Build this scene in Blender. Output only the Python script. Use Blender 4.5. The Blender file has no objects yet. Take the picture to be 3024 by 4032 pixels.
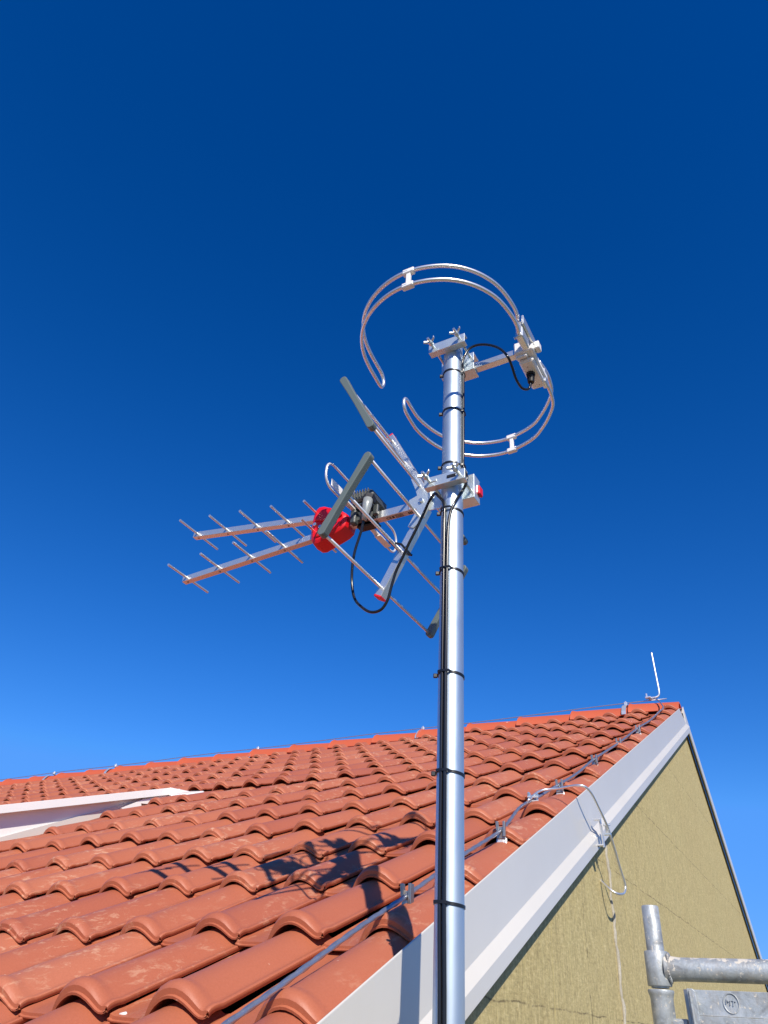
import bpy, math, random
import numpy as np
from mathutils import Vector, Matrix
random.seed(7); rng = np.random.default_rng(7)
R = math.radians
S = bpy.context.scene
C = S.collection

# ------------------------------------------------------------------ camera, sky, sun, exposure
cam = bpy.data.objects.new("camera", bpy.data.cameras.new("camera")); C.objects.link(cam)
right = Vector((0.87636, 0.47807, 0.05871)); upv = Vector((0.23283, -0.52717, 0.81724)); fwd = Vector((-0.42165, 0.70253, 0.57330))
M = Matrix((right, upv, -fwd)).transposed().to_4x4()
cam.matrix_world = M
cam.data.sensor_fit = 'VERTICAL'; cam.data.sensor_height = 36; cam.data.lens = 36*2900/4032
cam.data.clip_start = 0.02; cam.data.clip_end = 5000
S.camera = cam
SUN_AZ, SUN_EL = 40.0, 35.0         # light travels towards +Y turned SUN_AZ to -X
w = bpy.data.worlds.new("World"); S.world = w; w.use_nodes = True
nt = w.node_tree; nt.nodes.clear()
sky = nt.nodes.new('ShaderNodeTexSky'); sky.sky_type = 'NISHITA'; sky.sun_disc = False
sky.sun_elevation = R(SUN_EL); sky.sun_rotation = R(180-SUN_AZ)
sky.altitude = 300; sky.air_density = 1.0; sky.dust_density = 0.0; sky.ozone_density = 3.5
hsv = nt.nodes.new('ShaderNodeHueSaturation'); hsv.inputs['Saturation'].default_value = 1.36; hsv.inputs['Hue'].default_value = 0.512
gam = nt.nodes.new('ShaderNodeGamma'); gam.inputs['Gamma'].default_value = 1.10
bg = nt.nodes.new('ShaderNodeBackground'); bg.inputs['Strength'].default_value = 0.122
out = nt.nodes.new('ShaderNodeOutputWorld')
nt.links.new(sky.outputs[0], hsv.inputs['Color']); nt.links.new(hsv.outputs[0], gam.inputs[0])
cap_ = nt.nodes.new('ShaderNodeMix'); cap_.data_type = 'RGBA'; cap_.blend_type = 'DARKEN'; cap_.inputs[0].default_value = 0.85
cap_.inputs[7].default_value = (.70, 2.55, 7.2, 1)                # clear dry air: the horizon glow stays blue
nt.links.new(gam.outputs[0], cap_.inputs[6]); nt.links.new(cap_.outputs[2], bg.inputs['Color']); nt.links.new(bg.outputs[0], out.inputs[0])
sl = bpy.data.lights.new("sun", 'SUN'); sl.energy = 5.0; sl.angle = R(0.55); sl.color = (1, 0.93, 0.82)
so = bpy.data.objects.new("sun", sl); C.objects.link(so)
sd = Vector((-math.sin(R(SUN_AZ))*math.cos(R(SUN_EL)), math.cos(R(SUN_AZ))*math.cos(R(SUN_EL)), -math.sin(R(SUN_EL))))
so.rotation_euler = sd.to_track_quat('-Z', 'Y').to_euler()
S.view_settings.view_transform = 'Standard'; S.view_settings.look = 'None'; S.view_settings.exposure = 0.15; S.view_settings.gamma = 1
S.render.engine = 'CYCLES'

# ------------------------------------------------------------------ materials
def mat(name, col, rough=.5, metal=0., coat=0., spec=None):
    m = bpy.data.materials.new(name); m.use_nodes = True
    b = m.node_tree.nodes['Principled BSDF']
    b.inputs['Base Color'].default_value = (*col, 1); b.inputs['Roughness'].default_value = rough
    b.inputs['Metallic'].default_value = metal
    if coat: b.inputs['Coat Weight'].default_value = coat
    if spec is not None: b.inputs['Specular IOR Level'].default_value = spec
    return m
class NG:
    def __init__(s, m): s.t = m.node_tree; s.b = s.t.nodes['Principled BSDF']
    def n(s, typ, **kw):
        x = s.t.nodes.new(typ)
        for k, v in kw.items(): setattr(x, k, v)
        return x
    def l(s, a, b): s.t.links.new(a, b)
    def coord(s, scale=(1, 1, 1), kind='Object', rot=(0, 0, 0)):
        c = s.n('ShaderNodeTexCoord'); m = s.n('ShaderNodeMapping'); m.inputs['Scale'].default_value = scale; m.inputs['Rotation'].default_value = rot
        s.l(c.outputs[kind], m.inputs[0]); return m.outputs[0]
    def noise(s, co, scale, detail=4, rough=.55, dist=0):
        x = s.n('ShaderNodeTexNoise'); x.inputs['Scale'].default_value = scale; x.inputs['Detail'].default_value = detail
        x.inputs['Roughness'].default_value = rough; x.inputs['Distortion'].default_value = dist; s.l(co, x.inputs['Vector']); return x.outputs[0]
    def ramp(s, f, stops):
        x = s.n('ShaderNodeValToRGB'); e = x.color_ramp.elements
        while len(e) < len(stops): e.new(.5)
        for i, (p, c) in enumerate(stops): e[i].position = p; e[i].color = (*c, 1) if len(c) == 3 else c
        s.l(f, x.inputs[0]); return x.outputs[0]
    def mix(s, fac, a, b, mode='MIX'):
        x = s.n('ShaderNodeMix'); x.data_type = 'RGBA'; x.blend_type = mode
        for inp, v in ((x.inputs[0], fac), (x.inputs[6], a), (x.inputs[7], b)):
            if hasattr(v, 'is_linked'): s.l(v, inp)
            elif isinstance(v, (int, float)): inp.default_value = v
            else: inp.default_value = (*v, 1)
        return x.outputs[2]
    def math(s, op, a, b=None, clamp=False):
        x = s.n('ShaderNodeMath'); x.operation = op; x.use_clamp = clamp
        for i, v in enumerate((a, b)):
            if v is None: continue
            if hasattr(v, 'is_linked'): s.l(v, x.inputs[i])
            else: x.inputs[i].default_value = v
        return x.outputs[0]
    def bump(s, h, strength, dist=.002):
        x = s.n('ShaderNodeBump'); x.inputs['Strength'].default_value = strength; x.inputs['Distance'].default_value = dist
        s.l(h, x.inputs['Height']); s.l(x.outputs[0], s.b.inputs['Normal'])
def g3(v): return (v, v, v)

# terracotta tiles
m_tile = mat("terracotta_tile", (.45, .13, .07), .55)
n = NG(m_tile); co = n.coord()
at = n.n('ShaderNodeAttribute'); at.attribute_name = 'tile_rand'
base = n.ramp(at.outputs['Fac'], [(0, (.385, .105, .049)), (.35, (.435, .126, .056)), (.7, (.45, .136, .060)), (1, (.49, .160, .076))])
nz = n.noise(co, 3.0, 5); base = n.mix(n.math('MULTIPLY', nz, .45), base, (.385, .112, .064))
fine = n.noise(co, 260, 3); base = n.mix(.10, base, n.ramp(fine, [(.3, (.25, .06, .03)), (.7, (.6, .2, .13))]))
# chalky scuffs, denser in some areas
sc = n.coord((1, .35, 1)); s1 = n.noise(sc, 46, 8, .74, .45); s2 = n.noise(co, 2.3, 2)
patch = n.ramp(n.math('ADD', s2, n.math('MULTIPLY', at.outputs['Fac'], .16)), [(.55, g3(0)), (.68, g3(1))])
sm = n.ramp(s1, [(.53, g3(0)), (.64, g3(1))])
base = n.mix(n.math('MULTIPLY', n.math('MULTIPLY', sm, patch), .62), base, (.66, .40, .25))
s3 = n.noise(co, 55, 2, .5); spk = n.ramp(s3, [(.755, g3(0)), (.775, g3(1))]); base = n.mix(n.math('MULTIPLY', spk, .35), base, (.75, .55, .42))
n.l(base, n.b.inputs['Base Color'])
n.l(n.ramp(nz, [(.3, g3(.42)), (.7, g3(.60))]), n.b.inputs['Roughness'])
n.bump(n.mix(.5, n.noise(co, 420, 3), n.noise(co, 40, 3)), .16, .003)
# ridge tiles
m_ridge = mat("ridge_tile_clay", (.55, .10, .035), .6)
n = NG(m_ridge); co = n.coord(); nz = n.noise(co, 5, 5)
base = n.mix(nz, (.56, .105, .036), (.47, .088, .036))
spl = n.ramp(n.noise(n.coord((1, .45, .45)), 9, 3, .6, .6), [(.70, g3(0)), (.725, g3(1))])
xg_ = n.n('ShaderNodeSeparateXYZ'); n.l(n.coord(), xg_.inputs[0])
gate = n.ramp(n.math('ADD', n.math('MULTIPLY', xg_.outputs[0], .5), 1.75), [(.35, g3(0)), (.6, g3(1))])
base = n.mix(n.math('MULTIPLY', spl, gate), base, (.75, .68, .62))
n.l(base, n.b.inputs['Base Color']); n.bump(n.noise(co, 200, 3), .2, .002)

def metal(name, col, rough, var=.06, scale=30, bump=.05, tint=None, stretch=(1, 1, 1), mt=.85):
    m = mat(name, col, rough, mt); n = NG(m); co = n.coord(stretch)
    nz = n.noise(co, scale, 5, .6)
    c2 = tint or tuple(c*.82 for c in col)
    n.l(n.mix(nz, col, c2), n.b.inputs['Base Color'])
    n.l(n.ramp(nz, [(.25, g3(max(0, rough-var))), (.75, g3(rough+var))]), n.b.inputs['Roughness'])
    if bump: n.bump(n.noise(co, scale*3, 3), bump, .001)
    return m
m_galv = metal("galvanised_steel", (.56, .64, .70), .47, .09, 30, .12, (.42, .50, .58), (1, 1, .35), mt=.80)
m_alu = metal("bare_aluminium", (.80, .81, .79), .34, .06, 60, .03, mt=.8)
m_alutube = metal("polished_aluminium_tube", (.88, .87, .86), .36, .05, 60, .0, mt=.8)
m_zinc = metal("zinc_plated_steel", (.74, .80, .81), .40, .07, 22, .05, (.60, .66, .65), mt=.72)
m_bolt = metal("bolt_steel", (.80, .84, .82), .22, .05, 80)
m_dark_metal = metal("dull_clip_steel", (.42, .39, .36), .35, .06, 50)
m_clip = metal("bright_clip_steel", (.80, .80, .80), .36, .05, 50, mt=.65)
m_wire = metal("twisted_aluminium_wire", (.50, .53, .58), .42, .08, 70, .1)
m_rodw = metal("bright_lightning_rod", (.88, .88, .88), .38, .05, 60)
m_cable = mat("black_cable_jacket", (.012, .012, .013), .22)
m_tie = mat("black_nylon", (.010, .010, .011), .38)
m_grey = mat("grey_plastic", (.125, .155, .145), .45)
n = NG(m_grey); co = n.coord(); n.bump(n.noise(co, 500, 3), .12, .001)
m_red = mat("red_plastic", (.72, .006, .014), .38)
m_redc = mat("red_end_cap_plastic", (.75, .012, .02), .4)
m_white = mat("white_plastic", (.84, .81, .77), .35)
m_dark = mat("dark_grey_housing_plastic", (.060, .068, .066), .36)
n = NG(m_dark); n.bump(n.noise(n.coord(), 400, 3), .1, .001)
m_black = mat("black_rubber", (.014, .014, .015), .5)
m_gland = mat("silver_grey_boot", (.36, .38, .36), .35, .3)
m_label = mat("sticker_paper", (.62, .48, .42), .5)
m_ink = mat("printed_ink", (.02, .02, .02), .6)
m_dipole = mat("white_coated_wire", (.72, .70, .68), .32, .3)
# painted sheet metal
def painted(name, col, rough=.38, dirt=(.55, .53, .48), amt=.25):
    m = mat(name, col, rough, 0, .15); n = NG(m); co = n.coord()
    nz = n.noise(co, 2.2, 6, .6); st = n.noise(n.coord((1, 9, 1)), 6, 4, .6)
    base = n.mix(n.math('MULTIPLY', n.ramp(nz, [(.45, g3(0)), (.75, g3(1))]), amt), col, dirt)
    base = n.mix(n.math('MULTIPLY', n.ramp(st, [(.62, g3(0)), (.74, g3(1))]), .18), base, tuple(min(1, c*1.12) for c in col))
    n.l(base, n.b.inputs['Base Color']); n.bump(n.noise(co, 5, 2), .25, .004); return m
m_flash = painted("light_grey_painted_sheet", (.63, .60, .54), .36, (.54, .51, .45), .35)
m_wht = painted("white_painted_sheet", (.86, .85, .81), .4, (.72, .70, .64), .3)
# mineral wool
m_wool = mat("mineral_wool_board", (.42, .35, .17), .95)
n = NG(m_wool); co = n.coord(); sp = n.n('ShaderNodeSeparateXYZ'); n.l(co, sp.inputs[0])
big = n.noise(n.coord((1, .9, .5)), 2.6, 5, .6)
base = n.mix(n.ramp(big, [(.35, g3(0)), (.65, g3(1))]), (.475, .385, .155), (.515, .445, .19))
f1_ = n.noise(n.coord((1, 1, 3.2)), 34, 8, .80, 0); f2_ = n.noise(n.coord((1, 3.6, 1)), 24, 8, .80, 0); fib = n.math('MULTIPLY', n.math('ADD', f1_, f2_), .5)
base = n.mix(.72, base, n.ramp(fib, [(.37, (.22, .165, .075)), (.50, (.50, .395, .18)), (.62, (.76, .63, .33))]))
wv = n.noise(n.coord((1, 14, .9)), 3.2, 5, .6); base = n.mix(n.math('MULTIPLY', n.ramp(wv, [(.55, g3(0)), (.72, g3(1))]), .5), base, (.58, .49, .22))
wv3 = n.noise(n.coord((1, 10, 1.3)), 4.1, 5, .65); base = n.mix(n.math('MULTIPLY', n.ramp(wv3, [(.58, g3(0)), (.72, g3(1))]), .45), base, (.27, .22, .11))
def hline(z0, wob=.012, wid=.0035, gatescale=7, seed=0, strength=.8):
    global base
    wob_n = n.math('MULTIPLY', n.math('SUBTRACT', n.noise(n.coord((1, 1, .2)), 9+seed, 4), .5), wob*2)
    d = n.math('ABSOLUTE', n.math('SUBTRACT', n.math('ADD', sp.outputs[2], wob_n), z0))
    g = n.ramp(n.noise(n.coord((1, 1, .3)), gatescale*2.5+seed, 4, .7), [(.40, g3(0)), (.56, g3(1))])
    k = n.math('MULTIPLY', n.math('SUBTRACT', 1, n.math('DIVIDE', d, wid), True), g, True)
    base = n.mix(n.math('MULTIPLY', k, strength), base, (.07, .05, .025))
for i, z0 in enumerate((.072, .565, .955, 1.45, -.42)): hline(z0, seed=i)
def vline(y0, wid, col, strength, wob=.012, seed=0, g0=.35, g1=.5, zlo=-9, zhi=9):
    global base
    wob_n = n.math('MULTIPLY', n.math('SUBTRACT', n.noise(n.coord((1, .2, 1)), 5+seed, 5), .5), wob*2)
    d = n.math('ABSOLUTE', n.math('SUBTRACT', n.math('ADD', sp.outputs[1], wob_n), y0))
    g = n.ramp(n.noise(n.coord((1, .3, 1)), 12+seed, 4, .7), [(g0, g3(0)), (g1, g3(1))])
    k = n.math('MULTIPLY', n.math('SUBTRACT', 1, n.math('DIVIDE', d, wid), True), g, True)
    k = n.math('MULTIPLY', k, n.math('LESS_THAN', sp.outputs[2], zhi)); k = n.math('MULTIPLY', k, n.math('GREATER_THAN', sp.outputs[2], zlo))
    base = n.mix(n.math('MULTIPLY', k, strength), base, col)
for i, (y0, wd, st) in enumerate(((2.38, .005, .7), (2.55, .004, .35), (2.95, .005, .5), (3.36, .005, .55), (3.62, .006, .5), (3.9, .005, .35), (4.25, .006, .5), (4.7, .006, .3), (5.05, .007, .45), (5.5, .006, .35))):
    vline(y0, wd, (.66, .53, .20), st, seed=i*.7, wob=.02)
vline(2.745, .007, (.05, .035, .015), .9, .015, 3, .48, .6, -.1, .40)
vline(2.72, .006, (.70, .56, .26), .8, .015, 5, .42, .55, -.1, .30)
n.l(base, n.b.inputs['Base Color'])
hh = n.mix(.4, fib, n.noise(n.coord((1, 1, .35)), 30, 4)); n.bump(hh, .8, .010)
m_foam = mat("grey_joint_mortar", (.50, .46, .38), .9)
n = NG(m_foam); co = n.coord(); nz = n.noise(co, 120, 4, .7); n.l(n.mix(nz, (.30, .27, .21), (.56, .52, .43)), n.b.inputs['Base Color']); n.bump(nz, .8, .006)
# weathered scaffold steel with plaster splashes
def scaf(name, splash_z=None):
    m = mat(name, (.40, .42, .43), .6, .55); n = NG(m); co = n.coord()
    nz = n.noise(co, 22, 6, .65, .8)
    base = n.ramp(nz, [(.3, (.22, .23, .235)), (.5, (.40, .43, .44)), (.7, (.55, .57, .57))])
    b2 = n.noise(n.coord((1, 1, .4)), 45, 6, .7, .5); base = n.mix(n.math('MULTIPLY', n.ramp(b2, [(.5, g3(0)), (.65, g3(1))]), .45), base, (.34, .30, .25))
    sp = n.ramp(n.noise(co, 130, 4, .65, .3), [(.615, g3(0)), (.65, g3(1))])
    fac = n.math('MULTIPLY', sp, .8)
    if splash_z is not None:
        s = n.n('ShaderNodeSeparateXYZ'); n.l(co, s.inputs[0])
        hz = n.ramp(n.math('ADD', n.math('MULTIPLY', n.math('SUBTRACT', s.outputs[2], splash_z), 28), n.math('MULTIPLY', n.math('SUBTRACT', n.noise(co, 38, 5, .7), .5), 2.4)), [(.30, g3(0)), (.36, g3(1))])
        fac = n.math('MAXIMUM', fac, n.math('MULTIPLY', hz, .85))
    n.l(n.mix(fac, base, (.64, .57, .46)), n.b.inputs['Base Color'])
    n.l(n.math('SUBTRACT', .42, fac, True), n.b.inputs['Metallic'])
    n.l(n.ramp(nz, [(.3, g3(.62)), (.7, g3(.42))]), n.b.inputs['Roughness'])
    n.bump(n.mix(.5, nz, n.noise(co, 160, 4)), .45, .003); return m
m_scaf = scaf("weathered_galvanised_tube"); m_rail = scaf("splashed_galvanised_tube", .1575)
m_deck = scaf("weathered_galvanised_sheet")
m_underlay = mat("roof_underlay_felt", (.02, .012, .010), .95)
m_rear = mat("rear_roof_clay", (.42, .12, .07), .7)
m_plaster = mat("grey_building_wall", (.45, .42, .36), .9)
n = NG(m_plaster); n.bump(n.noise(n.coord(), 40, 4), .3, .003)
m_ground = mat("ground_gravel", (.20, .17, .13), .95)
n = NG(m_ground); co = n.coord(); a = n.noise(co, .12, 6, .6); b_ = n.noise(co, 6, 6, .7)
n.l(n.mix(a, n.mix(b_, (.12, .10, .08), (.26, .23, .19)), n.mix(b_, (.06, .08, .03), (.13, .14, .06))), n.b.inputs['Base Color']); n.bump(b_, .5, .03)

# ------------------------------------------------------------------ mesh helpers
def obj(name, verts, faces, m=None, parent=None, smooth=True, loc=None):
    me = bpy.data.meshes.new(name); me.from_pydata([tuple(v) for v in verts], [], faces); me.update()
    if m: me.materials.append(m)
    if smooth: me.polygons.foreach_set('use_smooth', [True]*len(me.polygons))
    o = bpy.data.objects.new(name, me); C.objects.link(o)
    if parent: o.parent = parent; o.matrix_parent_inverse = Matrix.Translation(-parent.location)
    return o
def top(name, loc, label, cat, group=None):
    o = bpy.data.objects.new(name, None); o.location = loc; o.empty_display_size = .1; C.objects.link(o)
    o['label'] = label; o['category'] = cat
    if group: o['group'] = group
    return o
def tag(o, label, cat, group=None):
    o['label'] = label; o['category'] = cat
    if group: o['group'] = group
    return o
class MB:
    def __init__(s): s.v = []; s.f = []
    def add(s, v, f):
        k = len(s.v); s.v += [tuple(p) for p in v]; s.f += [tuple(i+k for i in q) for q in f]; return s
    def box(s, c, size, ax=None, bevel=0.):
        """c centre, size full extents, ax 3 axes; bevelled edges by shrinking corners"""
        c = Vector(c); h = [d/2 for d in size]
        A = [Vector(a).normalized() for a in (ax or ((1, 0, 0), (0, 1, 0), (0, 0, 1)))]
        b = min(bevel, min(h)*.9)
        if b <= 0:
            v = [c+A[0]*h[0]*i+A[1]*h[1]*j+A[2]*h[2]*k for i in (-1, 1) for j in (-1, 1) for k in (-1, 1)]
            return s.add(v, [(0, 1, 3, 2), (4, 6, 7, 5), (0, 4, 5, 1), (2, 3, 7, 6), (0, 2, 6, 4), (1, 5, 7, 3)])
        v = []; idx = {}
        for i in (-1, 1):
            for j in (-1, 1):
                for k in (-1, 1):
                    for a in range(3):
                        d = [h[0]*i, h[1]*j, h[2]*k]
                        for q, sg in enumerate((i, j, k)):
                            if q != a: d[q] -= b*sg
                        idx[(i, j, k, a)] = len(v); v.append(c+A[0]*d[0]+A[1]*d[1]+A[2]*d[2])
        f = []
        for a in range(3):
            o1, o2 = [q for q in range(3) if q != a]
            for sg in (-1, 1):
                ring = []
                for (p, q) in ((-1, -1), (1, -1), (1, 1), (-1, 1)):
                    t = [0, 0, 0]; t[a] = sg; t[o1] = p; t[o2] = q; ring.append(idx[(*t, a)])
                f.append(tuple(ring))
            for p in (-1, 1):
                for q in (-1, 1):
                    t1 = [0, 0, 0]; t1[a] = -1; t1[o1] = p; t1[o2] = q; t2 = list(t1); t2[a] = 1
                    f.append((idx[(*t1, o1)], idx[(*t2, o1)], idx[(*t2, o2)], idx[(*t1, o2)]))
        for i in (-1, 1):
            for j in (-1, 1):
                for k in (-1, 1): f.append((idx[(i, j, k, 0)], idx[(i, j, k, 1)], idx[(i, j, k, 2)]))
        return s.add(v, f)
    def tube(s, pts, r, seg=12, cap=True, flat=None, round_cap=False):
        P = [Vector(p) for p in pts]; n_ = len(P); rs = r if hasattr(r, '__len__') else [r]*n_
        T = []
        for i in range(n_):
            a = P[max(i-1, 0)]; b = P[min(i+1, n_-1)]; T.append((b-a).normalized())
        ref = Vector((0, 0, 1)) if abs(T[0].z) < .9 else Vector((1, 0, 0))
        N = (ref-T[0]*ref.dot(T[0])).normalized(); v = []; f = []
        for i in range(n_):
            N = (N-T[i]*N.dot(T[i])).normalized(); B = T[i].cross(N)
            for k in range(seg):
                a = 2*math.pi*k/seg; fl = flat or 1
                v.append(P[i]+(N*math.cos(a)+B*math.sin(a)*fl)*rs[i])
        for i in range(n_-1):
            for k in range(seg):
                k2 = (k+1) % seg; f.append((i*seg+k, i*seg+k2, (i+1)*seg+k2, (i+1)*seg+k))
        if cap: f.append(tuple(range(seg-1, -1, -1))); f.append(tuple((n_-1)*seg+k for k in range(seg)))
        return s.add(v, f)
    def twist(s, pts, r, pitch=.10, step=.005):
        """square bar twisted along a smooth path"""
        D = spline(pts, 24); out = [D[0]]; acc = 0
        for a, b in zip(D, D[1:]):
            L = (b-a).length; t = step-acc
            while t <= L: out.append(a+(b-a)*(t/L)); t += step
            acc = L-(t-step)
        v = []; f = []
        for i, p in enumerate(out):
            T = (out[min(i+1, len(out)-1)]-out[max(i-1, 0)]).normalized(); N = Vector((1, 0, 0)); N = (N-T*N.dot(T)).normalized(); B = T.cross(N); a0 = 2*math.pi*i*step/pitch/2
            for k in range(12):
                a = a0+math.pi/6*k; rr = r*(1-.20*abs(math.sin(2*(a-a0)))**1.5); v.append(p+(N*math.cos(a)+B*math.sin(a))*rr)
        for i in range(len(out)-1):
            for k in range(12): f.append((i*12+k, i*12+(k+1) % 12, (i+1)*12+(k+1) % 12, (i+1)*12+k))
        return s.add(v, f)
    def prism(s, pts, off):
        """planar polygon extruded by vector off"""
        n_ = len(pts); o = Vector(off); v = [Vector(p) for p in pts]+[Vector(p)+o for p in pts]
        f = [tuple(range(n_)), tuple(range(2*n_-1, n_-1, -1))]+[(i, (i+n_), ((i+1) % n_)+n_, (i+1) % n_) for i in range(n_)]
        return s.add(v, f)
    def make(s, name, m, parent=None, smooth=False, bevel=0., autos=None, seg=2):
        o = obj(name, s.v, s.f, m, parent, smooth)
        bm_fix(o)
        if bevel:
            md = o.modifiers.new('bevel', 'BEVEL'); md.width = bevel; md.segments = seg; md.limit_method = 'ANGLE'; md.angle_limit = R(35); md.harden_normals = False
        if autos:
            for p in o.data.polygons: p.use_smooth = True
            mark_sharp(o.data, R(autos))
        return o
import bmesh
def bm_fix(o):
    bm = bmesh.new(); bm.from_mesh(o.data); bmesh.ops.recalc_face_normals(bm, faces=bm.faces); bm.to_mesh(o.data); bm.free()
def mark_sharp(me, ang):
    bm = bmesh.new(); bm.from_mesh(me)
    for e in bm.edges:
        if len(e.link_faces) == 2 and e.calc_face_angle(0) > ang: e.smooth = False
    bm.to_mesh(me); bm.free()
def spline(pts, n_=8, closed=False):
    P = [Vector(p) for p in pts]; out = []
    for i in range(len(P)-1):
        p0 = P[max(i-1, 0)]; p1 = P[i]; p2 = P[i+1]; p3 = P[min(i+2, len(P)-1)]
        for k in range(n_):
            t = k/n_; t2 = t*t; t3 = t2*t
            out.append(.5*((2*p1)+(p2-p0)*t+(2*p0-5*p1+4*p2-p3)*t2+(3*p1-p0-3*p2+p3)*t3))
    out.append(P[-1]); return out
def text_mesh(name, s, size, mtx, m, parent, ext=.0004):
    cu = bpy.data.curves.new(name, 'FONT'); cu.body = s; cu.size = size; cu.extrude = ext; cu.align_x = 'CENTER'; cu.align_y = 'CENTER'
    t = bpy.data.objects.new(name+'_tmp', cu); C.objects.link(t); bpy.context.view_layer.update()
    me = bpy.data.meshes.new_from_object(t.evaluated_get(bpy.context.evaluated_depsgraph_get())); bpy.data.objects.remove(t)
    me.transform(mtx); me.materials.clear(); me.materials.append(m)
    o = bpy.data.objects.new(name, me); C.objects.link(o); o.parent = parent
    if parent: o.matrix_parent_inverse = Matrix.Translation(-Vector(wloc(parent)))
    return o
def wloc(o):
    v = Vector(o.location)
    return v
# ------------------------------------------------------------------ constants of the place
XG = -.74                       # outer face of the verge flashing
SL = R(24.53); CS, SN = math.cos(SL), math.sin(SL)
D0 = -.4779                     # roof plane: -SN*y + CS*z = D0  (top of the tile rolls, v = 0)
def rp(x, u, v=0.):             # roof frame -> world; u measured up the slope
    d = D0+v
    return Vector((x, u*CS-d*SN, u*SN+d*CS))
RIDGE_Y, RIDGE_Z = 6.08, 2.243
XL = -12.2
# ------------------------------------------------------------------ ground
g = obj('ground', [(-900, -900, -7), (900, -900, -7), (900, 900, -7), (-900, 900, -7)], [(0, 1, 2, 3)], m_ground, None, False); g['kind'] = 'structure'

# ------------------------------------------------------------------ house
house = top('house', (XG-3, 3, -7), "house with red tiled roof, grey verge flashing and bare khaki insulated gable wall", 'house')
CW, GA = .2315, .3735
prof = [(0, .004), (.008, .001), (.03, 0), (.066, 0), (.080, .0006), (.086, .005), (.091, .0135), (.099, .0255), (.109, .0370), (.121, .0465), (.135, .0530), (.150, .0560), (.165, .0555), (.180, .0510), (.194, .0430), (.206, .0325), (.215, .0245), (.2205, .0215), (.2255, .0212), (.229, .0225), (.2345, .0220), (.236, .0200)]
PA = np.array([p[0] for p in prof]); PH = np.array([p[1] for p in prof])
us = np.array([0, .003, .009, .018, .028, .036, .045, .12, .22, .32, .4335])
bul = np.array([-.0030, .0008, .0042, .0058, .0042, .0010, 0, 0, 0, 0, 0])
VB = -.058
allv = []; allf = []; rnd = []; vc = 0
NC = 48; R0 = -4
for c in range(NC):
    xf = -1.0+CW-CW*c-.0      # right foot of the roll of this column
    for r in range(R0, 16):
        u0 = 1.075+GA*r+.035*(xf+1.5)
        if xf < -3.70 and r < 8: continue          # the dormer stands here
        if u0 > 6.40: continue
        ju = rng.normal(0, .0050); jx = rng.normal(0, .0022); jt = rng.normal(0, .0030); jr = rng.normal(0, .008); jy = rng.normal(0, .0045)
        lift = .0225+jt
        lift += (.022 if (r == 8 and xf < -1.9) else 0)*min(1, max(0, (-1.9-xf)/1.2))
        ul = us.copy()
        if u0+ul[-1] > 6.52: ul = ul*max(.2, (6.52-u0)/ul[-1]); 
        rows = []
        for i, (uu, bb) in enumerate(zip(ul, bul)):
            hs = PH/.054
            h = PH*(1-.13*uu/GA)+bb*np.clip(hs*1.3, .12, 1)+lift*(1-uu/GA)+VB+jr*(PA-.12)
            x = xf-CW+PA+jx+jy*uu
            y = u0+ju+uu
            rows.append(np.stack([x, np.full_like(x, y), h], 1))
        top_ = np.array(rows)                     # nu x na x 3
        nu, na = top_.shape[:2]
        V = [top_.reshape(-1, 3)]
        f = [(i*na+k, i*na+k+1, (i+1)*na+k+1, (i+1)*na+k) for i in range(nu-1) for k in range(na-1)]
        # front lip: edge, small bead, face underneath
        k0 = nu*na; fr = top_[0]
        nrm = np.zeros_like(fr); dA = np.gradient(fr[:, 0]); dH = np.gradient(fr[:, 2]); L = np.hypot(dA, dH); nrm[:, 0] = -dH/L; nrm[:, 2] = dA/L
        tk = (.55+.45*np.clip(PH/.05, 0, 1))[:, None]
        def off(a, b): q_ = fr-nrm*a*tk; q_[:, 1] += b; return q_
        l0 = fr.copy(); l1 = off(.0098, -.0008); l2 = off(.0106, -.0058); l3 = off(.0152, -.0054); l4 = off(.0152, .055)
        for a_, b_ in ((l0, l1), (l1, l2), (l2, l3), (l3, l4)): V += [a_, b_]
        for q in range(4):
            b0 = k0+2*q*na; b1 = b0+na; f += [(b1+k, b1+k+1, b0+k+1, b0+k) for k in range(na-1)]
        for e_ in (0, na-1): f.append((k0+e_, k0+na+e_, k0+5*na+e_, k0+7*na+e_))
        # right edge and its underside
        k1 = k0+8*na; re = top_[:, -1]; d1 = re.copy(); d1[:, 2] -= .009; d2 = d1.copy(); d2[:, 0] -= .05; d2[:, 2] += .014
        V += [re, d1, d2]
        for q in range(2):
            b0 = k1+q*nu; b1 = b0+nu; f += [(b0+i, b1+i, b1+i+1, b0+i+1) for i in range(nu-1)]
        # left edge of the pan
        k2 = k1+3*nu; le = top_[:, 0]; e1 = le.copy(); e1[:, 2] -= .012; V += [le, e1]
        f += [(k2+i+1, k2+nu+i+1, k2+nu+i, k2+i) for i in range(nu-1)]
        V = np.concatenate(V); allv.append(V); cnt = len(V)
        allf.append(np.array(f)+vc); vc += cnt; rnd.append(np.full(cnt, rng.random()))
V = np.concatenate(allv); Fq = np.concatenate(allf); RND = np.concatenate(rnd)
d = D0+V[:, 2]
Wv = np.stack([V[:, 0], V[:, 1]*CS-d*SN, V[:, 1]*SN+d*CS], 1)
me = bpy.data.meshes.new('tiled_roof'); me.vertices.add(len(Wv)); me.vertices.foreach_set('co', Wv.ravel().astype(np.float32))
me.loops.add(Fq.size); me.loops.foreach_set('vertex_index', Fq.ravel().astype(np.int32)); me.polygons.add(len(Fq))
me.polygons.foreach_set('loop_start', np.arange(0, Fq.size, 4, dtype=np.int32)); me.polygons.foreach_set('use_smooth', np.ones(len(Fq), bool))
me.update(calc_edges=True); me.validate()
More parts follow.
